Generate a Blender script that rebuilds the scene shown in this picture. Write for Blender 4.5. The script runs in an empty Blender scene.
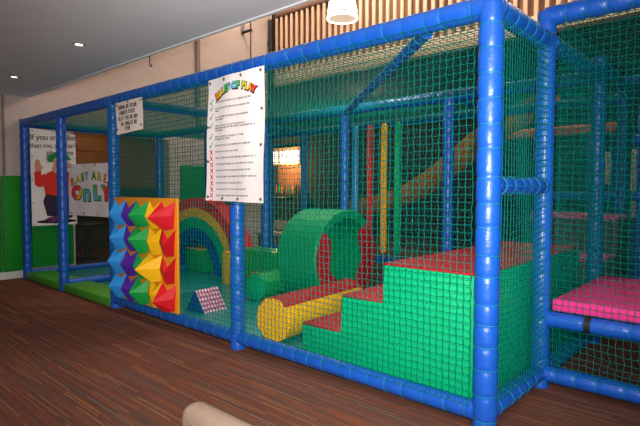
import bpy, bmesh, math, random
from mathutils import Vector, Matrix
random.seed(7)
PI = math.pi
SC = bpy.context.scene
COL = SC.collection
SC.view_settings.view_transform = 'Standard'
SC.view_settings.look = 'None'
SC.view_settings.exposure = 0.0
SC.view_settings.gamma = 1.0
SC.view_settings.use_curve_mapping = False

# ------------------------------------------------------------------ materials
def mat(name, col, rough=0.5, spec=0.5, bump=None, var=0.0, emit=None, estr=0.0, sheen=0):
    m = bpy.data.materials.new(name); m.use_nodes = True
    nt = m.node_tree; b = nt.nodes['Principled BSDF']
    b.inputs['Base Color'].default_value = (*col, 1)
    b.inputs['Roughness'].default_value = rough
    b.inputs['Specular IOR Level'].default_value = spec
    if emit:
        b.inputs['Emission Color'].default_value = (*emit, 1)
        b.inputs['Emission Strength'].default_value = estr
    tc = nt.nodes.new('ShaderNodeTexCoord')
    if var:
        n = nt.nodes.new('ShaderNodeTexNoise'); n.inputs['Scale'].default_value = 3.0; n.inputs['Detail'].default_value = 4
        nt.links.new(tc.outputs['Object'], n.inputs['Vector'])
        mx = nt.nodes.new('ShaderNodeMix'); mx.data_type = 'RGBA'
        mx.inputs['A'].default_value = (*[c * (1 - var) for c in col], 1)
        mx.inputs['B'].default_value = (*[min(1, c * (1 + var)) for c in col], 1)
        nt.links.new(n.outputs['Fac'], mx.inputs['Factor'])
        nt.links.new(mx.outputs['Result'], b.inputs['Base Color'])
    if bump:
        sc, st = bump
        n2 = nt.nodes.new('ShaderNodeTexNoise'); n2.inputs['Scale'].default_value = sc; n2.inputs['Detail'].default_value = 3
        nt.links.new(tc.outputs['Object'], n2.inputs['Vector'])
        bp = nt.nodes.new('ShaderNodeBump'); bp.inputs['Strength'].default_value = st; bp.inputs['Distance'].default_value = 0.02
        nt.links.new(n2.outputs['Fac'], bp.inputs['Height'])
        nt.links.new(bp.outputs['Normal'], b.inputs['Normal'])
    return m

VB = (14.0, 0.18)
M = dict(
    blue=mat('blue_vinyl', (0.007, 0.088, 0.46), 0.36, 0.5, (22, 0.22), 0.12),
    rainbow_blue=mat('deep_blue_vinyl', (0.004, 0.055, 0.33), 0.4, 0.4, VB, 0.08),
    skyblue=mat('sky_blue_vinyl', (0.03, 0.30, 0.76), 0.33, 0.5, VB, 0.08),
    purple=mat('purple_vinyl', (0.075, 0.02, 0.30), 0.33, 0.5, VB, 0.08),
    green=mat('green_vinyl', (0.001, 0.43, 0.165), 0.45, 0.3, VB, 0.06),
    leaf=mat('leaf_green_vinyl', (0.006, 0.33, 0.06), 0.4, 0.4, VB, 0.06),
    lime=mat('lime_green_vinyl', (0.06, 0.32, 0.022), 0.5, 0.3, VB, 0.1),
    padgreen=mat('pad_green_vinyl', (0.006, 0.26, 0.012), 0.5, 0.3, VB, 0.08),
    red=mat('red_vinyl', (0.62, 0.012, 0.02), 0.5, 0.2, VB, 0.06),
    brickred=mat('dull_red_vinyl', (0.40, 0.012, 0.022), 0.6, 0.15, VB, 0.06),
    drumgreen=mat('mid_green_vinyl', (0.002, 0.32, 0.105), 0.45, 0.3, VB, 0.06),
    yellow=mat('yellow_vinyl', (0.88, 0.48, 0.008), 0.5, 0.2, VB, 0.05),
    orange=mat('orange_vinyl', (0.80, 0.28, 0.012), 0.45, 0.4, VB, 0.05),
    redorange=mat('red_orange_vinyl', (0.85, 0.09, 0.015), 0.45, 0.4, VB, 0.05),
    pink=mat('pink_vinyl', (0.80, 0.035, 0.25), 0.38, 0.4, VB, 0.06),
    maroon=mat('maroon_vinyl', (0.10, 0.01, 0.012), 0.5, 0.3, VB, 0.06),
    teal=mat('teal_floor_vinyl', (0.006, 0.27, 0.27), 0.35, 0.5, VB, 0.12),
    net=mat('teal_net_cord', (0.001, 0.15, 0.122), 0.8, 0.06, None, 0.2),
    cord=mat('turquoise_lacing_cord', (0.010, 0.18, 0.30), 0.6, 0.2),
    banner=mat('white_banner_vinyl', (0.78, 0.72, 0.72), 0.5, 0.3, (5, 0.12)),
    paper=mat('off_white_sign_vinyl', (0.80, 0.70, 0.64), 0.55, 0.3, (6, 0.1)),
    ink=mat('black_ink', (0.012, 0.010, 0.012), 0.6, 0.2),
    tickgreen=mat('green_ink', (0.04, 0.28, 0.06), 0.6, 0.2),
    crossred=mat('red_ink', (0.62, 0.02, 0.03), 0.6, 0.2),
    skin=mat('printed_skin_ink', (0.62, 0.27, 0.17), 0.6, 0.2),
    hair=mat('printed_green_ink', (0.01, 0.22, 0.05), 0.6, 0.2),
    jumper=mat('printed_red_ink', (0.65, 0.03, 0.02), 0.6, 0.2),
    trousers=mat('printed_dark_purple_ink', (0.035, 0.02, 0.05), 0.6, 0.2),
    shoes=mat('printed_plum_ink', (0.16, 0.03, 0.12), 0.6, 0.2),
    white=mat('white_paint', (0.8, 0.8, 0.78), 0.6, 0.3),
    ceiling=mat('grey_ceiling_paint', (0.84, 0.85, 0.87), 0.85, 0.1, None, 0.05),
    black=mat('black_metal', (0.012, 0.012, 0.012), 0.5, 0.4),
    grey=mat('grey_metal', (0.30, 0.28, 0.27), 0.5, 0.4),
    duct=mat('taupe_paint', (0.30, 0.24, 0.215), 0.7, 0.2),
    dark=mat('dark_painted_wall', (0.06, 0.05, 0.045), 0.85, 0.1, None, 0.3),
    cream=mat('cream_beam_paint', (0.72, 0.58, 0.38), 0.6, 0.2, None, 0.06),
    slat=mat('pale_timber', (0.78, 0.55, 0.36), 0.55, 0.3, None, 0.15),
    slatback=mat('red_brown_board', (0.30, 0.155, 0.11), 0.7, 0.2, None, 0.25),
    slide=mat('ochre_plastic', (0.62, 0.26, 0.035), 0.4, 0.4, None, 0.08),
    greypad=mat('pale_grey_vinyl', (0.50, 0.50, 0.47), 0.5, 0.3, VB, 0.08),
    leather=mat('tan_leather', (0.22, 0.15, 0.11), 0.55, 0.3, (60, 0.15), 0.08),
    woodleg=mat('dark_wood', (0.06, 0.03, 0.018), 0.45, 0.4, None, 0.2),
    pale=mat('pale_wood', (0.62, 0.45, 0.27), 0.5, 0.3, None, 0.12),
    chrome=mat('brass_eyelet', (0.10, 0.08, 0.05), 0.35, 0.5),
    lampglow=mat('glowing_glass', (0.9, 0.88, 0.84), 0.3, 0.5, None, 0, (1.0, 0.90, 0.80), 3.2),
    bulb=mat('lamp_bulb', (0.9, 0.8, 0.7), 0.4, 0.5, None, 0, (1.0, 0.76, 0.55), 1.1),
    lens=mat('amber_prismatic_glass', (0.6, 0.45, 0.32), 0.3, 0.5, (70, 0.6), 0.0, (1.0, 0.72, 0.50), 0.55),
    downglow=mat('downlight_bulb', (1, 0.9, 0.8), 0.4, 0.5, None, 0, (1.0, 0.86, 0.66), 6.0),
    litpanel=mat('lit_window_glass', (0.9, 0.92, 0.95), 0.4, 0.5, None, 0, (0.92, 0.97, 1.0), 1.1),
)

def nodemat(name, rough=0.8):
    m = bpy.data.materials.new(name); m.use_nodes = True
    nt = m.node_tree; b = nt.nodes['Principled BSDF']; b.inputs['Roughness'].default_value = rough
    b.inputs['Specular IOR Level'].default_value = 0.2
    return m, nt, b

def math_node(nt, op, a, b=None, c=None):
    n = nt.nodes.new('ShaderNodeMath'); n.operation = op
    for i, v in enumerate((a, b, c)):
        if v is None: continue
        if hasattr(v, 'links'): nt.links.new(v, n.inputs[i])
        else: n.inputs[i].default_value = v
    return n.outputs[0]

def carpet_mat():
    m, nt, b = nodemat('striped_carpet', 0.95)
    b.inputs['Specular IOR Level'].default_value = 0.05
    tc = nt.nodes.new('ShaderNodeTexCoord'); sp = nt.nodes.new('ShaderNodeSeparateXYZ')
    nt.links.new(tc.outputs['Object'], sp.inputs[0])
    X, Y = sp.outputs[0], sp.outputs[1]
    tile = math_node(nt, 'FLOOR', math_node(nt, 'DIVIDE', X, 0.5))
    row = math_node(nt, 'FLOOR', math_node(nt, 'DIVIDE', Y, 0.0080))
    rw = nt.nodes.new('ShaderNodeTexWhiteNoise'); rw.noise_dimensions = '1D'
    nt.links.new(row, rw.inputs['W'])
    seg = math_node(nt, 'FLOOR', math_node(nt, 'MULTIPLY_ADD', X, 1.9, math_node(nt, 'MULTIPLY', rw.outputs['Value'], 17.0)))
    cb = nt.nodes.new('ShaderNodeCombineXYZ')
    nt.links.new(seg, cb.inputs[0]); nt.links.new(row, cb.inputs[1])
    wn = nt.nodes.new('ShaderNodeTexWhiteNoise'); wn.noise_dimensions = '2D'
    nt.links.new(cb.outputs[0], wn.inputs['Vector'])
    cr = nt.nodes.new('ShaderNodeValToRGB'); cr.color_ramp.interpolation = 'CONSTANT'
    stops = [(0, (0.070, 0.036, 0.028)), (0.22, (0.092, 0.036, 0.025)), (0.42, (0.062, 0.038, 0.032)), (0.58, (0.115, 0.040, 0.022)),
             (0.72, (0.085, 0.050, 0.038)), (0.86, (0.135, 0.050, 0.024)), (0.945, (0.155, 0.085, 0.038)), (0.985, (0.11, 0.08, 0.056))]
    el = cr.color_ramp.elements
    el[0].position, el[0].color = stops[0][0], (*stops[0][1], 1)
    el[1].position, el[1].color = stops[1][0], (*stops[1][1], 1)
    for p, c in stops[2:]:
        e = el.new(p); e.color = (*c, 1)
    nt.links.new(wn.outputs['Value'], cr.inputs['Fac'])
    nz = nt.nodes.new('ShaderNodeTexNoise'); nz.inputs['Scale'].default_value = 260; nz.inputs['Detail'].default_value = 1
    nt.links.new(tc.outputs['Object'], nz.inputs['Vector'])
    mx = nt.nodes.new('ShaderNodeMix'); mx.data_type = 'RGBA'; mx.blend_type = 'MULTIPLY'; mx.inputs['Factor'].default_value = 0.45
    nt.links.new(cr.outputs['Color'], mx.inputs['A']); nt.links.new(nz.outputs['Color'], mx.inputs['B'])
    gain = nt.nodes.new('ShaderNodeMix'); gain.data_type = 'RGBA'; gain.blend_type = 'MULTIPLY'; gain.inputs['Factor'].default_value = 1.0
    gain.inputs['B'].default_value = (2.2, 2.0, 2.0, 1)
    nt.links.new(mx.outputs['Result'], gain.inputs['A'])
    nt.links.new(gain.outputs['Result'], b.inputs['Base Color'])
    bp = nt.nodes.new('ShaderNodeBump'); bp.inputs['Strength'].default_value = 0.25; bp.inputs['Distance'].default_value = 0.004
    nt.links.new(nz.outputs['Fac'], bp.inputs['Height']); nt.links.new(bp.outputs['Normal'], b.inputs['Normal'])
    return m
M['carpet'] = carpet_mat()

def block_mat():
    m, nt, b = nodemat('painted_blockwork', 0.75)
    tc = nt.nodes.new('ShaderNodeTexCoord'); mp = nt.nodes.new('ShaderNodeMapping')
    sp = nt.nodes.new('ShaderNodeSeparateXYZ'); cb = nt.nodes.new('ShaderNodeCombineXYZ')
    nt.links.new(tc.outputs['Object'], sp.inputs[0])
    nt.links.new(math_node(nt, 'ADD', sp.outputs[0], sp.outputs[1]), cb.inputs[0]); nt.links.new(sp.outputs[2], cb.inputs[1])
    br = nt.nodes.new('ShaderNodeTexBrick')
    br.inputs['Color1'].default_value = (0.62, 0.505, 0.455, 1); br.inputs['Color2'].default_value = (0.605, 0.49, 0.44, 1)
    br.inputs['Mortar'].default_value = (0.575, 0.465, 0.415, 1)
    br.inputs['Scale'].default_value = 1.0; br.inputs['Mortar Size'].default_value = 0.008
    br.inputs['Brick Width'].default_value = 0.45; br.inputs['Row Height'].default_value = 0.225
    nt.links.new(cb.outputs[0], br.inputs['Vector'])
    nt.links.new(br.outputs['Color'], b.inputs['Base Color'])
    bp = nt.nodes.new('ShaderNodeBump'); bp.inputs['Strength'].default_value = 0.3; bp.inputs['Distance'].default_value = 0.006; bp.invert = True
    nt.links.new(br.outputs['Fac'], bp.inputs['Height']); nt.links.new(bp.outputs['Normal'], b.inputs['Normal'])
    return m
M['block'] = block_mat()

def panel_wood():
    m, nt, b = nodemat('brown_wood_panelling', 0.5)
    tc = nt.nodes.new('ShaderNodeTexCoord'); w = nt.nodes.new('ShaderNodeTexWave')
    w.bands_direction = 'Z'; w.inputs['Scale'].default_value = 3.0; w.inputs['Distortion'].default_value = 3.0
    nt.links.new(tc.outputs['Object'], w.inputs['Vector'])
    mx = nt.nodes.new('ShaderNodeMix'); mx.data_type = 'RGBA'
    mx.inputs['A'].default_value = (0.24, 0.10, 0.03, 1); mx.inputs['B'].default_value = (0.28, 0.115, 0.036, 1)
    nt.links.new(w.outputs['Fac'], mx.inputs['Factor']); nt.links.new(mx.outputs['Result'], b.inputs['Base Color'])
    return m
M['panelwood'] = panel_wood()

def check_mat():
    m, nt, b = nodemat('pink_blue_check_vinyl', 0.4)
    tc = nt.nodes.new('ShaderNodeTexCoord')
    sp = nt.nodes.new('ShaderNodeSeparateXYZ'); nt.links.new(tc.outputs['Object'], sp.inputs[0])
    def band(o, s): return math_node(nt, 'GREATER_THAN', math_node(nt, 'FRACT', math_node(nt, 'MULTIPLY', o, s)), 0.5)
    s = math_node(nt, 'ADD', band(sp.outputs[1], 24.0), band(sp.outputs[2], 24.0))
    cr = nt.nodes.new('ShaderNodeValToRGB'); cr.color_ramp.interpolation = 'CONSTANT'
    e = cr.color_ramp.elements
    e[0].position = 0; e[0].color = (0.85, 0.68, 0.72, 1); e[1].position = 0.3; e[1].color = (0.62, 0.16, 0.30, 1)
    k = e.new(0.8); k.color = (0.20, 0.06, 0.22, 1)
    nt.links.new(math_node(nt, 'DIVIDE', s, 2.0), cr.inputs['Fac']); nt.links.new(cr.outputs['Color'], b.inputs['Base Color'])
    return m
M['check'] = check_mat()

def rainbow_ink(name, stops, tilt=0.0):
    m, nt, b = nodemat(name, 0.55)
    tc = nt.nodes.new('ShaderNodeTexCoord'); sp = nt.nodes.new('ShaderNodeSeparateXYZ')
    nt.links.new(tc.outputs['Generated'], sp.inputs[0])
    cr = nt.nodes.new('ShaderNodeValToRGB'); e = cr.color_ramp.elements
    e[0].position, e[0].color = stops[0][0], (*stops[0][1], 1); e[1].position, e[1].color = stops[1][0], (*stops[1][1], 1)
    for p, c in stops[2:]: k = e.new(p); k.color = (*c, 1)
    nt.links.new(math_node(nt, 'MULTIPLY_ADD', sp.outputs[2], -tilt, math_node(nt, 'ADD', sp.outputs[0], tilt * 0.5)), cr.inputs['Fac'])
    nt.links.new(cr.outputs['Color'], b.inputs['Base Color'])
    return m
RD, YL, GR, BL = (0.75, 0.03, 0.02), (0.85, 0.6, 0.03), (0.05, 0.42, 0.05), (0.12, 0.42, 0.75)
M['ink_arc'] = rainbow_ink('rainbow_arc_ink', [(0, RD), (0.14, YL), (0.3, GR), (0.45, BL), (0.6, GR), (0.78, YL), (0.92, RD)])
M['ink_only'] = rainbow_ink('rainbow_only_ink', [(0.02, RD), (0.14, RD), (0.2, YL), (0.28, GR), (0.45, BL), (0.55, GR), (0.66, BL), (0.74, GR), (0.82, RD), (0.95, RD)], 0.14)

# ------------------------------------------------------------------ mesh helpers
def link(name, me, m, parent=None):
    o = bpy.data.objects.new(name, me); COL.objects.link(o)
    if me is not None:
        for mm in (m if isinstance(m, (list, tuple)) else [m]): me.materials.append(mm)
    if parent: o.parent = parent
    return o

def finish(name, bm, m, parent=None, smooth=True, angle=40):
    bmesh.ops.recalc_face_normals(bm, faces=bm.faces)
    me = bpy.data.meshes.new(name); bm.to_mesh(me); bm.free()
    if smooth:
        me.polygons.foreach_set('use_smooth', [True] * len(me.polygons))
        try: me.set_sharp_from_angle(angle=math.radians(angle))
        except Exception: pass
    return link(name, me, m, parent)

def thing(name, label, cat, loc=(0, 0, 0), rz=0, group=None):
    o = bpy.data.objects.new(name, None); COL.objects.link(o); o.empty_display_size = 0.1
    o.location = loc; o.rotation_euler = (0, 0, rz)
    return tag(o, label, cat, group)

def tag(o, label, cat, group=None):
    o['label'] = label; o['category'] = cat
    if group: o['group'] = group
    return o

def struct(o):
    o['kind'] = 'structure'; return o

def box(bm, lo, hi, bev=0.0, seg=2, mi=0):
    vs = [bm.verts.new((x, y, z)) for x in (lo[0], hi[0]) for y in (lo[1], hi[1]) for z in (lo[2], hi[2])]
    F = [(0, 1, 3, 2), (4, 6, 7, 5), (0, 4, 5, 1), (2, 3, 7, 6), (0, 2, 6, 4), (1, 5, 7, 3)]
    fs = [bm.faces.new([vs[i] for i in f]) for f in F]
    for f in fs: f.material_index = mi
    if bev:
        es = list({e for f in fs for e in f.edges})
        r = bmesh.ops.bevel(bm, geom=es, offset=bev, segments=seg, profile=0.5, affect='EDGES', clamp_overlap=True)
        for f in r['faces']: f.material_index = mi
    return bm

def bx(name, lo, hi, m, parent=None, bev=0.0, seg=2):
    return finish(name, box(bmesh.new(), lo, hi, bev, seg), m, parent)

def prism(bm, pts, axis, a, b, bev=0.0, mi=0, seg=2):
    """extrude a 2-D outline along an axis; pts are the other two coordinates in xyz order"""
    def mk(p, v):
        if axis == 'y': return (p[0], v, p[1])
        if axis == 'x': return (v, p[0], p[1])
        return (p[0], p[1], v)
    A = [bm.verts.new(mk(p, a)) for p in pts]; B = [bm.verts.new(mk(p, b)) for p in pts]
    n = len(pts); fs = [bm.faces.new(A), bm.faces.new(B[::-1])]
    for i in range(n): fs.append(bm.faces.new((A[i], B[i], B[(i + 1) % n], A[(i + 1) % n])))
    for f in fs: f.material_index = mi
    if bev:
        es = [e for e in {e for f in fs for e in f.edges} if e.calc_face_angle(0) and True] if False else list({e for f in fs for e in f.edges})
        r = bmesh.ops.bevel(bm, geom=es, offset=bev, segments=seg, profile=0.5, affect='EDGES', clamp_overlap=True)
        for f in r['faces']: f.material_index = mi
    return bm

def sweep(bm, pts, rads, n=12, cap=True, mi=0):
    """tube through 3-D points with a radius at each"""
    pts = [Vector(p) for p in pts]; rings = []
    t0 = (pts[1] - pts[0]).normalized()
    up = Vector((0, 0, 1)) if abs(t0.z) < 0.9 else Vector((1, 0, 0))
    u = t0.cross(up).normalized()
    for i, p in enumerate(pts):
        t = (pts[min(i + 1, len(pts) - 1)] - pts[max(i - 1, 0)]).normalized()
        u = (u - t * u.dot(t)).normalized(); v = t.cross(u)
        r = rads[i] if hasattr(rads, '__len__') else rads
        rings.append([bm.verts.new(p + (u * math.cos(2 * PI * k / n) + v * math.sin(2 * PI * k / n)) * r) for k in range(n)])
    for a, b in zip(rings, rings[1:]):
        for k in range(n):
            f = bm.faces.new((a[k], a[(k + 1) % n], b[(k + 1) % n], b[k])); f.material_index = mi
    if cap:
        bm.faces.new(rings[0][::-1]).material_index = mi; bm.faces.new(rings[-1]).material_index = mi
    return bm

def lathe(bm, prof, n=32, centre=(0, 0), mi=0):
    rings = []
    for r, z in prof:
        rings.append([bm.verts.new((centre[0] + r * math.cos(2 * PI * k / n), centre[1] + r * math.sin(2 * PI * k / n), z)) for k in range(n)])
    for a, b in zip(rings, rings[1:]):
        for k in range(n): bm.faces.new((a[k], a[(k + 1) % n], b[(k + 1) % n], b[k])).material_index = mi
    return bm

def padded(kind, a, b, r, parent, step=0.145, cords=True, phase=None, m='blue'):
    """a foam-sleeved steel tube: puffed between cord rings; the cord is its sub-part"""
    a, b = Vector(a), Vector(b); L = (b - a).length; d = (b - a) / L
    ph = random.uniform(0.3, 0.9) * step if phase is None else phase
    ks = []; s = ph
    while s < L - 0.01:
        ks.append(s + random.uniform(-0.012, 0.012)); s += step * random.uniform(0.88, 1.12)
    ss = [0.0, L]; s = 0
    for k in ks: ss += [k - 0.035, k - 0.014, k, k + 0.014, k + 0.035]
    ss = sorted({round(min(max(q, 0), L), 4) for q in ss})
    pts, rr = [], []
    for q in ss:
        dk = min((abs(q - k) for k in ks), default=1)
        pts.append(a + d * q); rr.append(r * (1.0 - 0.10 * math.exp(-(dk / 0.013) ** 2)))
    o = finish(kind, sweep(bmesh.new(), pts, rr, 20), M[m], parent, angle=60)
    if cords and ks:
        # one continuous cord: a turn round the sleeve at every pinch, then on along the far side
        t = d; up = Vector((0, 0, 1)) if abs(t.z) < 0.9 else Vector((1, 0, 0))
        u = t.cross(up).normalized(); v = t.cross(u)
        if u.y < 0: u = -u
        path = []
        for k in ks:
            tilt = random.uniform(-0.012, 0.012)
            for i in range(21):
                al = 2 * PI * i / 20
                path.append(a + d * (k + tilt * math.cos(al) + 0.0025 * (i / 20 - 0.5)) + (u * math.cos(al) + v * math.sin(al)) * (r * 0.905 + 0.002))
            path.append(a + d * (k + 0.02) + u * (r * 1.0 + 0.001))
        bm = sweep(bmesh.new(), path[:-1], 0.0034, 5)
        finish('lacing_cord', bm, M['cord'], o)
    return o

def net(parent, org, eu, ev, Lu, Lv, cell=0.0437, r=0.0026, sag=0.004, m='net', label=None, bulge=0.0):
    """knotted square-mesh net: every strand a thin tube, joined at the knots"""
    org, eu, ev = Vector(org), Vector(eu), Vector(ev); en = eu.cross(ev)
    nu, nv = max(2, round(Lu / cell)), max(2, round(Lv / cell))
    rnd = random.Random(int(Lu * 1000 + Lv * 77 + org.x * 13))
    ph1, ph2 = rnd.uniform(0, 6), rnd.uniform(0, 6)
    P = []
    for i in range(nu + 1):
        row = []
        for j in range(nv + 1):
            a, b = i / nu, j / nv
            w = math.sin(PI * a) * math.sin(PI * b)
            du = 0.010 * math.sin(b * 9 + ph1 + a * 3) * w + rnd.uniform(-1, 1) * sag * 0.8 + (0.0045 if (i + j) % 2 else -0.0045) * 0.6
            dv = 0.014 * math.sin(a * 11 + ph2) * w + rnd.uniform(-1, 1) * sag * 0.8 - 0.02 * w
            dn = 0.012 * math.sin(a * 7 + b * 5 + ph1) * w + bulge * w
            row.append(org + eu * (a * Lu + du) + ev * (b * Lv + dv) + en * dn)
        P.append(row)
    V, F = [], []
    def strand(pts, s1, s2):
        base = len(V)
        for p in pts:
            V.extend([tuple(p + s1 * r), tuple(p - s1 * 0.5 * r + s2 * 0.87 * r), tuple(p - s1 * 0.5 * r - s2 * 0.87 * r)])
        for i in range(len(pts) - 1):
            q = base + 3 * i
            for k in range(3): F.append((q + k, q + (k + 1) % 3, q + 3 + (k + 1) % 3, q + 3 + k))
    for i in range(nu + 1): strand(P[i], en, eu)
    for j in range(nv + 1):
        row = [P[i][j] for i in range(nu + 1)]
        if abs(ev.z) > 0.5 and cell < 0.045:      # meshes droop a little between knots
            q = [row[0]]
            for a_, b_ in zip(row, row[1:]): q += [(a_ + b_) / 2 - ev * 0.0055, b_]
            row = q
        strand(row, en, ev)
    me = bpy.data.meshes.new('net'); me.from_pydata(V, [], F); me.update()
    me.polygons.foreach_set('use_smooth', [True] * len(me.polygons))
    o = link('net', me, M[m], parent)
    if label: o['label'] = label
    return o

def text_mesh(s, size, align='CENTER', offset=0.0, extrude=0.0008, shear=0.0, spacing=1.0):
    c = bpy.data.curves.new('txt', 'FONT'); c.body = s; c.size = size; c.align_x = align; c.align_y = 'CENTER'
    c.offset = offset; c.extrude = extrude; c.shear = shear; c.space_character = spacing; c.resolution_u = 3
    o = bpy.data.objects.new('txt', c); COL.objects.link(o)
    dg = bpy.context.evaluated_depsgraph_get()
    me = bpy.data.meshes.new_from_object(o.evaluated_get(dg))
    bpy.data.objects.remove(o); bpy.data.curves.remove(c)
    return me

def add_text(bm, s, size, x, z, rot=0, out=0.002, mi=0, sx=1.0, **k):
    """letters standing on the local plane y=0, reading along +x, facing -y"""
    me = text_mesh(s, size, **k)
    mw = Matrix.Translation((x, -out, z)) @ Matrix.Rotation(rot, 4, 'Y') @ Matrix.Diagonal((sx, 1, 1, 1)) @ Matrix.Rotation(PI / 2, 4, 'X')
    me.transform(mw)
    n0 = len(bm.faces); bm.from_mesh(me); bpy.data.meshes.remove(me)
    bm.faces.ensure_lookup_table()
    for f in bm.faces[n0:]: f.material_index = mi

def poly(bm, pts, out, mi=0):
    """thin printed shape on the local plane y=-out"""
    A = [bm.verts.new((x, -out, z)) for x, z in pts]
    f = bm.faces.new(A); f.material_index = mi
    return f

def ell(cx, cz, rx, rz, n=20, rot=0):
    return [(cx + rx * math.cos(t) * math.cos(rot) - rz * math.sin(t) * math.sin(rot), cz + rx * math.cos(t) * math.sin(rot) + rz * math.sin(t) * math.cos(rot)) for t in [2 * PI * k / n for k in range(n)]]

def ripple(o, f):
    me = o.data
    for v in me.vertices: v.co.y += f(v.co.x, v.co.z)
    me.update()

def sheet(name, w, h, f, m, parent, corners=None, th=0.002, nx=20, nz=24):
    """hanging cloth: a thin sheet with ripples; corners = (tl, tr, br, bl) in local xz"""
    tl, tr, br, bl = corners or ((0, h), (w, h), (w, 0), (0, 0))
    bm = bmesh.new(); g = []
    for s in (0, 1):
        gg = []
        for i in range(nx + 1):
            a = i / nx; row = []
            for j in range(nz + 1):
                b = j / nz
                x = (bl[0] * (1 - a) + br[0] * a) * (1 - b) + (tl[0] * (1 - a) + tr[0] * a) * b
                z = (bl[1] * (1 - a) + br[1] * a) * (1 - b) + (tl[1] * (1 - a) + tr[1] * a) * b
                row.append(bm.verts.new((x, th * s, z)))
            gg.append(row)
        g.append(gg)
    for s in (0, 1):
        for i in range(nx):
            for j in range(nz):
                q = (g[s][i][j], g[s][i + 1][j], g[s][i + 1][j + 1], g[s][i][j + 1])
                bm.faces.new(q if s == 0 else q[::-1])
    def rim(l0, l1):
        for k in range(len(l0) - 1): bm.faces.new((l0[k], l1[k], l1[k + 1], l0[k + 1]))
    rim(g[0][0], g[1][0]); rim(g[0][-1], g[1][-1])
    rim([r[0] for r in g[0]], [r[0] for r in g[1]]); rim([r[-1] for r in g[0]], [r[-1] for r in g[1]])
    o = finish(name, bm, m, parent, angle=60); ripple(o, f); return o

def eyelet(x, z, f, parent, r=0.012):
    bm = bmesh.new()
    n = 12; pts = [(x + r * math.cos(2 * PI * k / n), z + r * math.sin(2 * PI * k / n)) for k in range(n)]
    prism(bm, pts, 'y', -0.006, 0.004)
    o = finish('eyelet', bm, M['chrome'], parent); ripple(o, f)
    return o

# ------------------------------------------------------------------ room shell
WX = -7.65
struct(bx('floor', (-14.5, -5.6, -0.1), (4.2, 10.2, 0.0), M['carpet']))
struct(bx('ceiling', (WX, -5.6, 2.86), (4.2, 0.05, 3.1), M['ceiling']))
struct(bx('trim_1', (WX, 0.05, 2.85), (4.2, 0.085, 3.12), M['white']))
bm = bmesh.new()
box(bm, (WX - 0.2, -5.6, 0), (WX, 0.78, 6.4)); box(bm, (WX - 0.2, 0.78, 2.38), (WX, 2.6, 6.4)); box(bm, (WX - 0.2, 2.6, 0), (WX, 5.33, 6.4))
struct(finish('wall_left', bm, M['block'], smooth=False))
struct(bx('baseboard_left', (WX, -3.0, 0), (WX + 0.015, -0.0, 0.12), M['white'], bev=0.003))
struct(bx('wall_back', (-14.5, 10.0, 0), (4.2, 10.2, 4.1), M['dark']))
struct(bx('wall_right', (4.0, -5.6, 0), (4.2, 10.2, 6.4), M['dark']))
struct(bx('wall_front', (-7.85, -5.8, 0), (4.2, -5.6, 3.1), M['block']))
struct(bx('wall_far_left', (-14.7, -0.6, 0), (-14.5, 10.2, 4.1), M['dark']))
struct(bx('wall_side_room', (-14.5, -0.8, 0), (WX - 0.2, -0.6, 3.2), M['dark']))
bm = bmesh.new(); box(bm, (-14.5, 5.5, 3.86), (4.0, 10.0, 4.05)); box(bm, (-14.5, -0.6, 2.75), (WX - 0.2, 5.5, 2.9))
struct(finish('ceiling_lower', bm, M['dark'], smooth=False))
struct(bx('trim_2', (WX, 5.30, 3.84), (4.0, 5.5, 4.10), M['cream'], bev=0.006))
struct(bx('wall_upper', (WX - 0.2, 5.5, 4.05), (4.0, 5.7, 6.4), M['slatback']))
struct(bx('ceiling_upper', (WX - 0.2, 0.0, 6.4), (4.2, 5.7, 6.5), M['ceiling']))
# storey above the dropped ceiling, closed off
struct(bx('wall_bulkhead', (WX, -0.1, 3.12), (4.2, 0.0, 6.4), M['slatback']))

# slatted balustrade of the gallery
t = thing('slatted_screen', 'pale timber slatted screen along the gallery high behind the play frame', 'screen', (0, 5.36, 4.10))
bm = bmesh.new(); x = WX + 0.12
while x < 2.6:
    box(bm, (x, -0.035, 0), (x + 0.062, 0.0, 1.27), 0.004, 1); x += 0.163
finish('slats', bm, M['slat'], t)
bx('top_rail', (WX + 0.05, -0.045, 1.27), (2.7, 0.05, 1.32), M['woodleg'], t, 0.004)
bx('backing_board', (WX + 0.05, 0.06, 0), (2.7, 0.08, 1.27), M['slatback'], t)

# side room behind the opening in the left wall
t = thing('wood_panel', 'brown wood panelling glimpsed above the baby area banner, beyond the wall opening', 'panelling', (-10.6, 2.0, 0))
bx('panel_board', (-0.06, -1.7, 1.45), (0.0, 2.4, 2.7), M['panelwood'], t)
bx('upper_board', (0.0, -1.7, 2.28), (0.05, 2.4, 2.7), M['panelwood'], t, 0.004)
bx('base_board', (-0.06, -1.7, 0.0), (0.0, 2.4, 1.45), M['woodleg'], t)

def side_table(x, y, label):
    t = thing('cafe_table', label, 'table', (x, y, 0), 0.3)
    bx('table_top', (-0.4, -0.4, 0.70), (0.4, 0.4, 0.735), M['woodleg'], t, 0.006)
    bm = bmesh.new(); sweep(bm, [(0, 0, 0.02), (0, 0, 0.70)], 0.035, 12); finish('stem', bm, M['black'], t)
    bm = bmesh.new(); lathe(bm, [(0.001, 0.0), (0.24, 0.0), (0.24, 0.012), (0.05, 0.03), (0.001, 0.03)], 24); finish('base', bm, M['black'], t)
side_table(-9.0, 1.55, 'dark cafe table in the dim room under the baby area banner')

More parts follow.
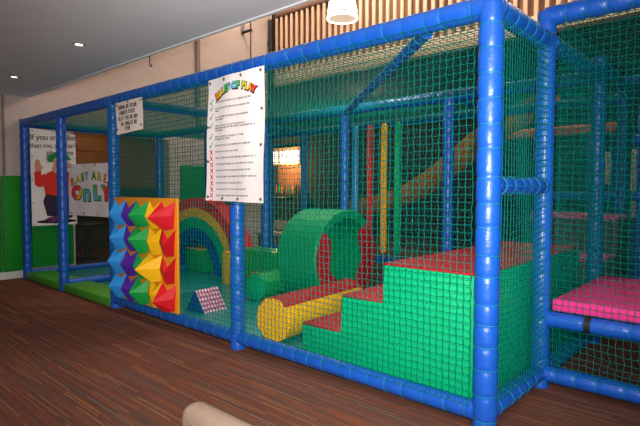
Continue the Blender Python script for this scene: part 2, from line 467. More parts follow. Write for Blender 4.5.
# wall fittings
def wall_pad(y0, y1, z0, z1, label, th=0.05):
    t = thing('wall_pad', label, 'wall pad', (WX, (y0 + y1) / 2, z0))
    h = (y1 - y0) / 2
    bx('pad', (0.006, -h, 0), (th, h, z1 - z0), M['padgreen'], t, 0.018, 3)
    bx('backing_board', (0, -h + 0.01, 0.01), (0.008, h - 0.01, z1 - z0 - 0.01), M['woodleg'], t)
wall_pad(-0.315, -0.02, 0.12, 1.615, 'green padded wall panel left of the blue corner post')
wall_pad(-0.95, -0.325, 0.12, 1.615, 'green padded wall panel cut by the left edge of the photo')
wall_pad(0.09, 0.74, 0.14, 1.65, 'green padded wall panel under the sign with the green-haired figure')
wall_pad(2.84, 4.3, 0.14, 1.89, 'green padded wall panel seen through the net behind the rainbow arch')

def pipe(name, pts, r, m, label, cat):
    return tag(finish(name, sweep(bmesh.new(), pts, r, 10), M[m]), label, cat)
pipe('wall_conduit', [(WX + 0.02, -0.27, 1.62), (WX + 0.02, -0.27, 2.855)], 0.02, 'duct', 'taupe conduit running up the wall above the green pad at far left', 'pipe')
t = thing('wall_duct', 'taupe boxed duct running up the pale wall behind the top rail', 'duct', (WX, 3.26, 2.5))
bx('casing', (0, -0.042, 0), (0.06, 0.042, 3.9), M['duct'], t, 0.006)
bx('wall_strap', (0, -0.055, 1.2), (0.068, 0.055, 1.24), M['grey'], t, 0.003)
pipe('wall_cable', [(WX + 0.01, 4.68, 2.6), (WX + 0.01, 4.68, 6.3)], 0.011, 'black', 'thin dark cable running up the pale wall', 'cable')
t = thing('drain_pipe', 'black pipe standing in the corner where pale wall meets slatted screen', 'pipe', (WX + 0.07, 5.22, 0))
finish('pipe', sweep(bmesh.new(), [(0, 0, 0.0), (0, 0, 5.32)], 0.052, 16), M['black'], t)
for z in (3.4, 4.75): finish('collar', sweep(bmesh.new(), [(0, 0, z), (0, 0, z + 0.09)], 0.064, 16), M['black'], t)
t = thing('wall_bracket', 'small dark bracket on the pale wall beneath the ceiling edge', 'bracket', (WX, 4.45, 4.86))
bx('back_plate', (0, -0.05, 0), (0.02, 0.05, 0.28), M['duct'], t, 0.003)
bx('arm', (0.02, -0.03, -0.01), (0.30, 0.03, 0.03), M['black'], t, 0.004)
pts = [(0, 0, 0), (0, 0, -0.11)] + [(0.028 - 0.028 * math.cos(a), 0, -0.11 - 0.028 * math.sin(a) * 1.0) for a in [PI * k / 8 for k in range(1, 9)]]
o = finish('ceiling_hook', sweep(bmesh.new(), [Vector(p) * 0.85 for p in pts], 0.006, 8), M['black']); o.location = (-3.86, 0.07, 2.85)
tag(o, 'small dark hook hanging from the ceiling edge', 'hook')

# downlights
def downlight(x, y, label):
    t = thing('downlight', label, 'ceiling light', (x, y, 2.86), 0, 'recessed ceiling downlights')
    bm = bmesh.new(); lathe(bm, [(0.042, -0.001), (0.060, -0.001), (0.062, -0.008), (0.044, -0.012), (0.042, -0.001)], 24)
    finish('trim_ring', bm, M['grey'], t)
    bm = bmesh.new(); lathe(bm, [(0.0005, -0.007), (0.03, -0.005), (0.042, -0.001), (0.0005, 0.0)], 24)
    finish('lamp', bm, M['downglow'], t)
    l = bpy.data.lights.new('downlight_or_fill_beam', 'SPOT'); l.energy = 8; l.color = (1, 0.84, 0.64); l.spot_size = 1.9; l.spot_blend = 0.8; l.shadow_soft_size = 0.04
    lo = bpy.data.objects.new('downlight_or_fill_beam', l); COL.objects.link(lo); lo.location = (x, y, 2.83)
downlight(-4.01, -0.615, 'round recessed downlight in the grey ceiling, nearer one above the small sign')
downlight(-6.13, -0.56, 'round recessed downlight in the grey ceiling, close to the far-left wall')

# pendant lamp
def pendant(x, y, z, label, energy):
    t = thing('pendant_lamp', label, 'lamp', (x, y, z))
    bm = bmesh.new()
    lathe(bm, [(0.186, 0.0), (0.183, 0.05), (0.172, 0.12), (0.155, 0.19), (0.128, 0.26), (0.09, 0.32), (0.07, 0.34), (0.06, 0.336), (0.084, 0.314), (0.12, 0.254), (0.147, 0.187), (0.164, 0.12), (0.175, 0.05), (0.178, 0.0), (0.186, 0.0)], 40)
    finish('glass_shade', bm, M['lampglow'], t)
    bm = bmesh.new(); lathe(bm, [(0.184, 0.045), (0.190, 0.045), (0.190, 0.054), (0.184, 0.054), (0.184, 0.045)], 40); finish('rim_band', bm, M['black'], t)
    bm = bmesh.new(); lathe(bm, [(0.0005, 0.03), (0.05, 0.035), (0.085, 0.07), (0.09, 0.13), (0.05, 0.22), (0.03, 0.33)], 24); finish('bulb', bm, M['bulb'], t)
    bm = bmesh.new(); lathe(bm, [(0.0005, 0.022), (0.10, 0.018), (0.150, 0.014), (0.160, 0.006), (0.150, 0.008), (0.10, 0.012), (0.0005, 0.016)], 40); finish('prismatic_lens', bm, M['lens'], t)
    bm = bmesh.new(); lathe(bm, [(0.0005, 0.60), (0.06, 0.59), (0.075, 0.5), (0.075, 0.34), (0.0005, 0.335)], 24); finish('gear_housing', bm, M['grey'], t)
    finish('suspension_rod', sweep(bmesh.new(), [(0, 0, 0.59), (0, 0, 6.4 - z)], 0.009, 10), M['grey'], t)
    l = bpy.data.lights.new('pendant_or_fill_glow', 'SPOT'); l.energy = energy; l.color = (1, 0.84, 0.68); l.shadow_soft_size = 0.15; l.spot_size = math.radians(122); l.spot_blend = 0.5
    lo = bpy.data.objects.new('pendant_or_fill_glow', l); COL.objects.link(lo); lo.location = (x, y, z - 0.01)
pendant(-2.67, 1.9, 3.43, 'glowing glass bell pendant lamp hanging above the play frame', 210)
l = bpy.data.lights.new('pendant_or_fill_glow', 'POINT'); l.energy = 20; l.color = (1, 0.84, 0.68); l.shadow_soft_size = 0.4  # added fill above the tall frame, no lamp hangs here
lo = bpy.data.objects.new('pendant_or_fill_glow', l); COL.objects.link(lo); lo.location = (0.9, 2.2, 3.9)

# ------------------------------------------------------------------ low play frame
H = 2.44; R1 = 0.067; RB = 0.058
FR = thing('play_frame', 'blue padded soft play frame with teal netting around the toddler area', 'play frame', (0, 0, 0))
XS = [0.0, -2.282, -4.579, -6.116, -7.557]
def post(x, y, h, par, r=0.066, **k): return padded('post', (x, y, 0), (x, y, h), r, par, **k)
for x in XS: post(x, 0, H + (0.055 if x in (0.0, XS[-1]) else -0.02), FR, 0.071 if x == 0 else 0.066)
YB = 2.33
XB = [-1.49, -2.975, -4.52, -5.98, -7.557]
for x in XB: post(x, YB, H, FR)
for a, b in zip(XS, XS[1:]): padded('rail', (a, 0, H), (b, 0, H), R1, FR)
for a, b in zip(XS[:3], XS[1:3]): padded('rail', (a - 0.05, 0, 0.10), (b + 0.05, 0, 0.10), RB, FR)
padded('rail', (0, 0.05, H), (0, 0.87, H), R1, FR)
padded('rail', (0, 0.05, 0.10), (0, 0.87, 0.10), RB, FR)
padded('rail', (0, 0.05, 1.43), (0, 0.87, 1.43), 0.06, FR)
padded('rail', (0, 0.97, H), (0, YB, H), R1, FR)
padded('rail', (0, 0.97, 0.10), (0, YB, 0.10), RB, FR)
padded('rail', (0, YB, H), (XB[-1], YB, H), 0.062, FR)
padded('rail', (0, YB, 0.10), (XB[-1], YB, 0.10), RB, FR)
padded('rail', (XS[-1], 0, H), (XS[-1], YB, H), 0.06, FR)
padded('rail', (XS[-1], 0.05, 0.08), (XS[-1], YB, 0.08), 0.05, FR)
padded('rail', (XS[3], 0.05, 0.10), (XS[3], YB, 0.10), 0.05, FR)
padded('rail', (-0.45, 0.06, H - 0.04), (-2.975, YB, H - 0.04), 0.042, FR)
padded('rail', (XS[2], 0.0, H), (XB[2], YB, H), 0.055, FR)
ux, uy, uz = (1, 0, 0), (0, 1, 0), (0, 0, 1)
net(FR, (XS[2] + 0.06, -0.070, 0.150), ux, uz, -XS[2] - 0.125, H - 0.20)
net(FR, (0.040, 0.05, 0.150), uy, uz, 0.815, H - 0.20, cell=0.041)
for a, b in zip([0.0] + XB, XB):
    net(FR, (b + 0.06, YB, 0.12), ux, uz, a - b - 0.12, H - 0.18, cell=0.05)
net(FR, (XS[-1], 0.06, 0.12), uy, uz, YB - 0.12, H - 0.18, cell=0.05)
net(FR, (XS[2] + 0.04, 0.06, H - 0.03), ux, uy, -XS[2] - 0.1, YB - 0.12, cell=0.05)
net(FR, (XS[-1] + 0.06, 0.06, H - 0.03), ux, uy, XS[2] - XS[-1] - 0.1, YB - 0.12, cell=0.05)

# ------------------------------------------------------------------ tall frame on the right
H2 = 2.61
TF = thing('climbing_frame', 'taller blue padded climbing frame with a pink deck at the right', 'climbing frame', (0, 0.9165, 0))
def L(x, y, z): return (x, y - 0.9165, z)
XR = 1.50
for x, y in ((0, 0.9165), (XR, 0.9165), (0, YB), (XR, YB), (-0.09, 3.75), (XR, 3.75), (-0.12, 5.1)):
    padded('post', L(x, y, 0), L(x, y, H2 + (0.03 if y < 1 else 0)), 0.064, TF)
YF = 0.9165
padded('rail', L(0, YF, H2), L(XR, YF, H2), 0.066, TF)
padded('rail', L(0.05, YF, 0.10), L(XR - 0.05, YF, 0.10), RB, TF)
padded('rail', L(0.05, YF, 0.495), L(XR - 0.05, YF, 0.495), 0.056, TF, step=0.3)
padded('rail', L(0.05, YB, 0.495), L(XR - 0.05, YB, 0.495), 0.056, TF)
padded('rail', L(-0.09, 3.75, 2.63), L(XR, 3.75, 2.63), 0.058, TF)
padded('rail', L(0, 3.75, 1.97), L(XR, 3.75, 1.97), 0.058, TF)
padded('rail', L(-0.9, 3.75, 1.34), L(XR, 3.75, 1.34), 0.055, TF)
padded('rail', L(0, YB, H2 - 0.06), L(-0.12, 5.1, H2 - 0.06), 0.055, TF)
bm = bmesh.new(); lo = L(0.295, YF, 0.495)
sweep(bm, [(0.295, 0, 0.495), (0.335, 0, 0.495)], 0.0605, 20); o = finish('strap', bm, M['black'], TF); o['label'] = 'black strap around the blue rail'
# pink deck
bm = bmesh.new(); box(bm, L(0.075, YF - 0.01, 0.555), L(XR - 0.075, YB - 0.07, 0.64), 0.018, 3)
o = finish('deck_mat', bm, M['pink'], TF); o['label'] = 'bright pink padded deck'
net(TF, (0.070, 0.05, 0.12), uy, uz, YB - 0.98, H2 - 0.14)
net(TF, L(0.06, YF + 0.05, H2 - 0.03), ux, uy, XR - 0.12, 3.75 - YF - 0.1, cell=0.05)
net(TF, L(0.072, YF - 0.045, 0.570), ux, uz, XR - 0.12, H2 - 0.61)
net(TF, L(0.06, YF - 0.060, 0.15), ux, uz, XR - 0.12, 0.30)
net(TF, L(0.06, YB, 0.7), ux, uz, XR - 0.12, H2 - 0.75, cell=0.05)
net(TF, L(0.06, YB, 0.12), ux, uz, XR - 0.12, 0.36, cell=0.05)
net(TF, L(0.06, 3.75, 1.3), ux, uz, XR - 0.12, H2 - 1.35, cell=0.05)
net(TF, L(0.07, YB + 0.06, 0.12), uy, uz, 3.75 - YB - 0.12, H2 - 0.18, cell=0.05)

t = thing('foam_steps', 'pink topped foam steps behind the pink deck, between two blue posts', 'steps', (0.0, 2.45, 0))
bm = bmesh.new(); prism(bm, [(0, 0), (1.2, 0), (1.2, 1.10), (0.55, 1.10), (0.55, 0.72), (0, 0.72)], 'x', -0.60, 0.045, 0.008)
finish('step_block', bm, M['maroon'], t)
for a, b, z in ((-0.01, 0.54, 0.72), (0.54, 1.2, 1.10)): bx('tread', (-0.60, a, z), (0.045, b, z + 0.045), M['pink'], t, 0.012)

# ------------------------------------------------------------------ back structure
BF = thing('play_frame', 'rear blue padded frame with overhead netting beyond the toddler area', 'play frame', (-3.5, 3.75, 0))
def B(x, y, z): return (x + 3.5, y - 3.75, z)
YR = 3.75
for x in (-1.5, -5.08, -5.98, -7.45): padded('post', B(x, YR, 0), B(x, YR, H), 0.062, BF)
padded('rail', B(-0.07, YR, H), B(-7.45, YR, H), 0.06, BF)
padded('rail', B(-0.07, YR, 0.30), B(-5.98, YR, 0.30), 0.055, BF)
for x in (-1.5, -5.08): padded('rail', B(x, YB + 0.07, H), B(x, YR, H), 0.05, BF)
net(BF, B(-7.4, YB + 0.08, H - 0.02), ux, uy, 7.3, YR - YB - 0.14, cell=0.05)
for a, b in ((-5.02, -1.56), (-1.44, -0.08)): net(BF, B(a, YR, 0.36), ux, uz, b - a, H - 0.44, cell=0.052)

tubes = [('skyblue', -3.810, 'light blue foam roller hanging upright behind the green drum'), ('red', -3.530, 'red foam roller hanging upright between the blue and yellow ones'),
         ('yellow', -3.257, 'yellow foam roller hanging upright between the red and green ones'), ('green', -3.010, 'green foam roller hanging upright, last in the row towards the slide')]
for c, x, lab in tubes:
    t = thing('foam_roller', lab, 'roller', (x, YR - 0.13, 0.0), 0, 'upright coloured rollers')
    zz, rr = [], []
    z = 0.46; k = 0
    prof = [(0.012, 0.42), (0.045, 0.44)]
    while z < 2.36:
        prof.append((0.056 if k % 2 else 0.050, z)); z += 0.05; k += 1
    prof += [(0.05, 2.38), (0.03, 2.425), (0.012, 2.435)]
    bm = bmesh.new(); sweep(bm, [(0, 0, p[1]) for p in prof], [p[0] for p in prof], 16); finish('sleeve', bm, M[c], t)
    finish('spindle', sweep(bmesh.new(), [(0, 0, 0.0), (0, 0, 2.46)], 0.012, 8), M['grey'], t)
    finish('hanger', sweep(bmesh.new(), [(0, 0, 2.45), (0, 0.12, 2.45)], 0.01, 8), M['grey'], t)

# slide
t = thing('tube_slide', 'ochre slide sloping down to the left behind the net', 'slide', (-3.0, 4.55, 0))
path = [(1.9, 2.72), (1.2, 2.42), (0.75, 2.12), (0.4, 1.86), (0.05, 1.62), (-0.35, 1.42), (-0.8, 1.27), (-1.25, 1.19), (-1.6, 1.15)]
bm = bmesh.new(); n = 18; outer, inner = [], []
for i, (x, z) in enumerate(path):
    a = path[max(i - 1, 0)]; b = path[min(i + 1, len(path) - 1)]
    tx, tz = b[0] - a[0], b[1] - a[1]; l = math.hypot(tx, tz); nx, nz = tz / l, -tx / l
    if nz < 0: nx, nz = -nx, -nz
    ro, ri = [], []
    for k in range(n + 1):
        an = -0.15 * PI - 0.70 * PI * k / n if False else PI + PI * k / n
        c, s = math.cos(an), math.sin(an)
        for lst, r in ((ro, 0.27), (ri, 0.245)):
            lst.append(bm.verts.new((x + nx * (s * r + 0.05), c * r * 1.15, z + nz * (s * r + 0.05))))
    outer.append(ro); inner.append(ri)
for i in range(len(path) - 1):
    for k in range(n):
        bm.faces.new((outer[i][k], outer[i][k + 1], outer[i + 1][k + 1], outer[i + 1][k]))
        bm.faces.new((inner[i][k], inner[i + 1][k], inner[i + 1][k + 1], inner[i][k + 1]))
    for k in (0, n): bm.faces.new((outer[i][k], outer[i + 1][k], inner[i + 1][k], inner[i][k]))
for i in (0, len(path) - 1):
    for k in range(n): bm.faces.new((outer[i][k], inner[i][k], inner[i][k + 1], outer[i][k + 1]))
finish('chute', bm, M['slide'], t)
for x, z in ((-1.2, 0.96), (0.5, 1.66), (1.2, 2.2)):
    finish('support_leg', sweep(bmesh.new(), [(x, 0, 0), (x, 0, z)], 0.03, 12), M['black'], t)

# red-orange padded beam and pink rear deck
t = thing('padded_beam', 'red-orange padded beam far back behind the tall blue posts', 'beam', (-1.2, 5.0, 0))
bm = bmesh.new(); box(bm, (-0.85, -0.06, 2.19), (0.85, 0.06, 2.33), 0.03, 3); finish('pad', bm, M['redorange'], t)
for x in (-0.78, 0.78): finish('support_post', sweep(bmesh.new(), [(x, 0.02, 0), (x, 0.02, 2.2)], 0.045, 14), M['blue'], t)
t = thing('rear_deck', 'rear deck with a pink padded edge seen through the side net', 'deck', (-0.62, 4.4, 0))
bx('deck_board', (-0.5, -0.5, 1.0), (0.5, 0.45, 1.06), M['woodleg'], t)
bx('edge_pad', (-0.5, -0.57, 1.0), (0.5, -0.49, 1.14), M['pink'], t, 0.02, 3)
for x in (-0.46, 0.46):
    for y in (-0.46, 0.4): finish('leg', sweep(bmesh.new(), [(x, y, 0), (x, y, 1.0)], 0.03, 12), M['blue'], t)
def grey_panel(x0, x1, z0, z1, y, label):
    t = thing('grey_panel', label, 'padded panel', ((x0 + x1) / 2, y, 0)); h = (x1 - x0) / 2
    bx('pad', (-h, -0.05, z0), (h, 0.0, z1), M['greypad'], t, 0.02, 3)
    for x in (-h + 0.06, h - 0.06): finish('stand', sweep(bmesh.new(), [(x, 0.03, 0), (x, 0.03, z1 - 0.05)], 0.03, 10), M['black'], t)
grey_panel(-0.45, 0.6, 0.35, 2.03, 6.2, 'pale grey padded panel at the far right behind the blue posts')
grey_panel(-1.05, -0.56, 1.50, 2.03, 6.35, 'small pale grey padded panel between two tall blue posts')

# ------------------------------------------------------------------ bar area far behind
t = thing('bar_counter', 'orange lit bar under a bright window, seen far off through the net', 'bar', (-11.4, 8.9, 0))
bx('counter_front', (-0.9, -0.3, 0), (0.75, 0.1, 1.10), M['panelwood'], t, 0.01)
bx('counter_top', (-0.95, -0.38, 1.10), (0.80, 0.14, 1.16), M['woodleg'], t, 0.01)
t = thing('bottle_shelf', 'dark back shelf with bottles behind the orange lit bar', 'shelf', (-11.4, 8.9, 0))
bx('shelf_unit', (-0.95, 0.72, 0.0), (0.5, 0.98, 1.3), M['woodleg'], t, 0.01)
bx('back_panel', (-0.9, 1.0, 1.3), (0.3, 1.06, 2.28), M['panelwood'], t)
for k in range(9):
    x = -0.85 + k * 0.14 + random.uniform(-0.02, 0.02)
    b = finish('bottle', lathe(bmesh.new(), [(0.0005, 0), (0.04, 0), (0.042, 0.18), (0.016, 0.24), (0.015, 0.30), (0.0005, 0.305)], 14), M[('panelwood', 'leaf', 'orange', 'woodleg')[k % 4]])
    b.location = (-11.4 + x, 8.9 + 0.86, 1.30)
    tag(b, 'bottle standing on the shelf behind the orange lit bar', 'bottle', 'bottles behind the bar')
o = bx('window_1', (-12.9, 9.93, 2.36), (-11.3, 9.99, 2.83), M['litpanel']); struct(o)
bm = bmesh.new(); box(bm, (-13.0, 9.88, 2.83), (-11.2, 9.99, 2.93)); box(bm, (-13.0, 9.88, 2.30), (-11.2, 9.99, 2.36)); box(bm, (-12.3, 9.9, 2.36), (-12.26, 9.99, 2.83))
struct(finish('window_1_frame', bm, M['pale'], smooth=False))
l = bpy.data.lights.new('bar_light', 'POINT'); l.energy = 120; l.color = (1, 0.55, 0.25); l.shadow_soft_size = 0.1
lo = bpy.data.objects.new('bar_light', l); COL.objects.link(lo); lo.location = (-11.6, 9.3, 2.2)
l = bpy.data.lights.new('side_room_light', 'POINT'); l.energy = 14; l.color = (1, 0.62, 0.32); l.shadow_soft_size = 0.1
lo = bpy.data.objects.new('side_room_light', l); COL.objects.link(lo); lo.location = (-9.6, 2.2, 2.5)
# bench and stool beyond the frame
t = thing('bench', 'pale wooden bench glimpsed behind the frame left of the green drum', 'bench', (-6.6, 4.75, 0), 0)
bx('seat', (-0.75, -0.2, 0.42), (0.75, 0.2, 0.48), M['pale'], t, 0.008); bx('back_board', (-0.75, 0.18, 0.52), (0.75, 0.21, 0.72), M['pale'], t, 0.008)
for x in (-0.66, 0.66):
    for y in (-0.15, 0.19): bx('leg', (x - 0.025, y - 0.025, 0), (x + 0.025, y + 0.025, 0.42 if y < 0 else 0.72), M['woodleg'], t, 0.004)

# ------------------------------------------------------------------ floor mats
def mat_piece(x0, x1, y0, y1, h, m, label, cat='floor mat', group=None):
    o = bx('floor_mat', (-(x1 - x0) / 2, -(y1 - y0) / 2, 0), ((x1 - x0) / 2, (y1 - y0) / 2, h), M[m], None, 0.012, 3)
    o.location = ((x0 + x1) / 2, (y0 + y1) / 2, 0); tag(o, label, cat, group)
mat_piece(-2.27, -0.07, 0.066, 2.26, 0.06, 'teal', 'teal padded floor mat under the green stairs and yellow log')
mat_piece(-4.50, -2.275, 0.066, 2.26, 0.06, 'teal', 'teal padded floor mat under the checked foam wedge')
mat_piece(-6.05, -4.505, 0.345, 2.26, 0.06, 'teal', 'teal padded floor mat under the rainbow arch')
mat_piece(-7.49, -6.18, 0.345, 2.26, 0.06, 'teal', 'teal padded floor mat in the far-left bay below the tall sign')
mat_piece(-6.04, -4.655, -0.045, 0.34, 0.10, 'lime', 'green entrance mat on the carpet below the baby area banner', 'entrance mat')
mat_piece(-7.48, -6.19, -0.045, 0.34, 0.10, 'lime', 'green entrance mat on the carpet below the green-haired figure sign', 'entrance mat')
Z0 = 0.06

# ------------------------------------------------------------------ green stairs
t = thing('foam_stairs', 'big green foam stairs with red tops behind the front net', 'stairs', (-0.85, 1.16, Z0))
xs = [-1.598, -1.187, -0.802, -0.10]; zs = [0.335, 0.62, 0.895]
def X(v): return v + 0.85
y0, y1 = 0.115 - 1.16, 2.22 - 1.16
pts = [(X(xs[3]), 0), (X(xs[3]), zs[2] - 0.08), (X(xs[2]), zs[2] - 0.08), (X(xs[2]), zs[1] - 0.08), (X(xs[1]), zs[1] - 0.08), (X(xs[1]), zs[0] - 0.08), (X(xs[0]), zs[0] - 0.08), (X(xs[0]), 0)]
bm = bmesh.new(); prism(bm, pts, 'y', y0, y1, 0.006); finish('stair_block', bm, M['green'], t)
for i in range(3):
    o = bx('tread', (X(xs[i]) + 0.001, y0 + 0.002, zs[i] - 0.08), (X(xs[i + 1]) - 0.001, y1 - 0.002, zs[i] - 0.06), M['brickred'], t, 0.007, 2)

# ------------------------------------------------------------------ yellow log
t = thing('foam_log', 'yellow foam log with a red top strip beside the stairs', 'foam log', (-2.04, 0.19, Z0), math.radians(5))
r = 0.195; n = 36; Lg = 1.22
bm = bmesh.new(); sect = []
for k in range(n):
    a = 2 * PI * k / n; sect.append((r * math.cos(a), r + r * math.sin(a)))
prism(bm, sect, 'y', 0, Lg); 
bmesh.ops.bevel(bm, geom=[e for e in bm.edges if abs(e.verts[0].co.y - e.verts[1].co.y) < 1e-4], offset=0.012, segments=2, affect='EDGES')
finish('log_body', bm, M['yellow'], t, angle=30)
bm = bmesh.new(); arc = []
for k in range(17):
    a = math.radians(42 + (155 - 42) * k / 16); arc.append((math.cos(a), math.sin(a)))
ring = [((r + 0.006) * c, r + (r + 0.006) * s) for c, s in arc] + [((r - 0.01) * c, r + (r - 0.01) * s) for c, s in arc[::-1]]
prism(bm, ring, 'y', 0.012, Lg - 0.01); finish('red_strip', bm, M['brickred'], t, angle=30)

# ------------------------------------------------------------------ green drum
t = thing('foam_drum', 'big hollow green foam drum with red pads inside its rim', 'foam drum', (-2.44, 1.73, Z0))
r = 0.558; ri = 0.45; n = 56; Ld = 0.60
bm = bmesh.new()
def circ(rad, x): return [bm.verts.new((x, rad * math.cos(2 * PI * k / n), r + rad * math.sin(2 * PI * k / n))) for k in range(n)]
secs = [(r - 0.012, 0.0), (r, -0.014), (r, -Ld + 0.014), (r - 0.012, -Ld), (ri + 0.01, -Ld), (ri, -Ld + 0.012), (ri, -0.012), (ri + 0.01, 0.0)]
rings = [circ(a, x) for a, x in secs]
for i in range(len(rings)):
    a, b = rings[i], rings[(i + 1) % len(rings)]
    for k in range(n): bm.faces.new((a[k], b[k], b[(k + 1) % n], a[(k + 1) % n]))
finish('drum_shell', bm, M['drumgreen'], t, angle=35)
# closed far end
bm = bmesh.new(); prism(bm, [(ri * 0.999 * math.cos(2 * PI * k / n), r + ri * 0.999 * math.sin(2 * PI * k / n)) for k in range(n)], 'x', -Ld + 0.01, -Ld + 0.06)
finish('end_disc', bm, M['drumgreen'], t, angle=35)
# red pads: lens shapes on the inside left and right of the rim
for s in (-1, 1):
    bm = bmesh.new(); pts = []
    a0, a1 = (-62, 48) if s > 0 else (-75, 38)
    K = 16
    for k in range(K + 1):
        a = math.radians(a0 + (a1 - a0) * k / K); pts.append((s * (r - 0.03) * math.cos(a), r + (r - 0.03) * math.sin(a)))
    for k in range(K + 1):
        f = 1 - k / K; a = math.radians(a0 + (a1 - a0) * f)
        w = 0.13 + 0.11 * math.sin(PI * f) ** 0.5 - 0.05 * math.exp(-((f - 0.5) / 0.16) ** 2)
        rr = r - 0.03 - w; pts.append((s * rr * math.cos(a), r + rr * math.sin(a)))
    prism(bm, pts, 'x', -0.05, 0.012, 0.006); finish('red_pad', bm, M['brickred'], t)

# ------------------------------------------------------------------ rainbow arch
t = thing('rainbow_arch', 'red, yellow, green and blue foam rainbow arch', 'arch', (-5.80, 1.92, Z0))
rad = [1.215, 1.05, 0.90, 0.725, 0.52]
for (r1, r0), c in zip(zip(rad, rad[1:]), ('red', 'yellow', 'green', 'rainbow_blue')):
    bm = bmesh.new(); K = 28; pts = []
    for k in range(K + 1): a = PI * k / K; pts.append((r1 * math.cos(a), r1 * math.sin(a)))
    for k in range(K + 1): a = PI * (1 - k / K); pts.append((r0 * math.cos(a), r0 * math.sin(a)))
    prism(bm, pts, 'y', 0.0, 0.30)
    sel = [e for e in bm.edges if abs(e.verts[0].co.y - e.verts[1].co.y) < 1e-5]
    bmesh.ops.bevel(bm, geom=sel, offset=0.01, segments=2, affect='EDGES')
    o = finish('arch_band', bm, M[c], t, angle=30); o['label'] = {'red': 'outer red band', 'yellow': 'yellow band', 'green': 'green band', 'rainbow_blue': 'inner blue band'}[c]

# ------------------------------------------------------------------ small foam pieces
t = thing('foam_box', 'small green foam box with a yellow top inside the rainbow arch', 'foam block', (-5.86, 2.08, Z0))
bx('block', (-0.24, -0.13, 0), (0.24, 0.13, 0.36), M['leaf'], t, 0.012); bx('top_pad', (-0.238, -0.128, 0.36), (0.238, 0.128, 0.385), M['yellow'], t, 0.008)
t = thing('foam_post', 'slim upright yellow foam block beside the blue post', 'foam block', (-4.56, 1.68, Z0))
bx('block', (-0.075, -0.08, 0), (0.075, 0.08, 0.46), M['yellow'], t, 0.012)
bx('base_pad', (-0.073, -0.078, 0.0), (0.073, 0.078, 0.02), M['orange'], t)
t = thing('arch_block', 'green foam block with a small yellow lined tunnel, behind the green roller', 'foam block', (-4.12, 1.80, Z0))
w, hh, ra = 0.37, 0.50, 0.19
pts = [(-w, 0), (-w, hh), (w, hh), (w, 0), (ra, 0)] + [(ra * math.cos(PI * k / 14), 0.02 + ra * math.sin(PI * k / 14)) for k in range(15)] + [(-ra, 0)]
bm = bmesh.new(); prism(bm, pts, 'y', 0, 0.36); finish('block', bm, M['leaf'], t, angle=30)
bm = bmesh.new()
pts = [((ra - 0.001) * math.cos(PI * k / 14), 0.02 + (ra - 0.001) * math.sin(PI * k / 14)) for k in range(15)] + [((ra - 0.05) * math.cos(PI * (14 - k) / 14), 0.02 + (ra - 0.05) * math.sin(PI * (14 - k) / 14)) for k in range(15)]
prism(bm, pts, 'y', -0.004, 0.36); finish('tunnel_lining', bm, M['orange'], t, angle=30)
t = thing('foam_barrel', 'green eight-sided foam roller lying between blue post and drum', 'roller', (-3.44, 1.20, Z0), math.radians(6))
r = 0.175; ap = r * math.cos(PI / 8)
pts = [(r * math.cos(PI / 8 + PI / 4 * k), ap + r * math.sin(PI / 8 + PI / 4 * k)) for k in range(8)]
bm = bmesh.new(); prism(bm, pts, 'y', 0, 0.72, 0.008); finish('roller_body', bm, M['leaf'], t)
bm = bmesh.new(); prism(bm, [(0.93 * x, ap + 0.93 * (z - ap)) for x, z in pts], 'y', -0.008, 0.0, 0.003); finish('end_cap', bm, M['green'], t)
# checked wedge
t = thing('foam_wedge', 'small foam wedge with pink checked sides and dark blue ends', 'foam wedge', (-3.50, 0.375, Z0), math.radians(3))
w, hh, ln = 0.165, 0.235, 0.32
bm = bmesh.new(); prism(bm, [(-w, 0), (w, 0), (0, hh)], 'y', 0.004, ln - 0.004, 0.005); finish('wedge_body', bm, M['check'], t)
for y in (0.0, ln - 0.006):
    bm = bmesh.new(); prism(bm, [(-w + 0.004, 0.002), (w - 0.004, 0.002), (0, hh - 0.004)], 'y', y, y + 0.006, 0.002)
    o = finish('end_panel', bm, M['rainbow_blue'], t); o['label'] = 'dark blue triangular end'

# ------------------------------------------------------------------ pyramid panel
PX0, PX1, PZ0, PZ1 = -4.345, -3.065, 0.185, 1.318
t = thing('pyramid_panel', 'orange tactile panel of blue, purple, green, yellow and red pointed pockets', 'activity panel', ((PX0 + PX1) / 2, -0.10, PZ0))
pw, ph = PX1 - PX0, PZ1 - PZ0
bx('backing_panel', (-pw / 2, -0.012, 0), (pw / 2, 0.012, ph), M['orange'], t, 0.005)
cw, chh = (pw - 0.05) / 5, (ph - 0.05) / 4
cols = ['skyblue', 'purple', 'leaf', 'yellow', 'red']
depth = [[0.12, 0.13, 0.14, 0.13], [0.11, 0.08, 0.12, 0.12], [0.15, 0.16, 0.11, 0.16], [0.10, 0.09, 0.20, 0.07], [0.20, 0.06, 0.05, 0.17]]
nd = [[0.50, 0.36, 0.30, 0.30], [0.45, 0.55, 0.30, 0.36], [0.40, 0.26, 0.36, 0.34], [0.40, 0.14, 0.12, 0.10], [0.40, 0.55, 0.58, 0.48]]
names = {'skyblue': 'light blue', 'leaf': 'green', 'purple': 'purple', 'yellow': 'yellow', 'red': 'red'}
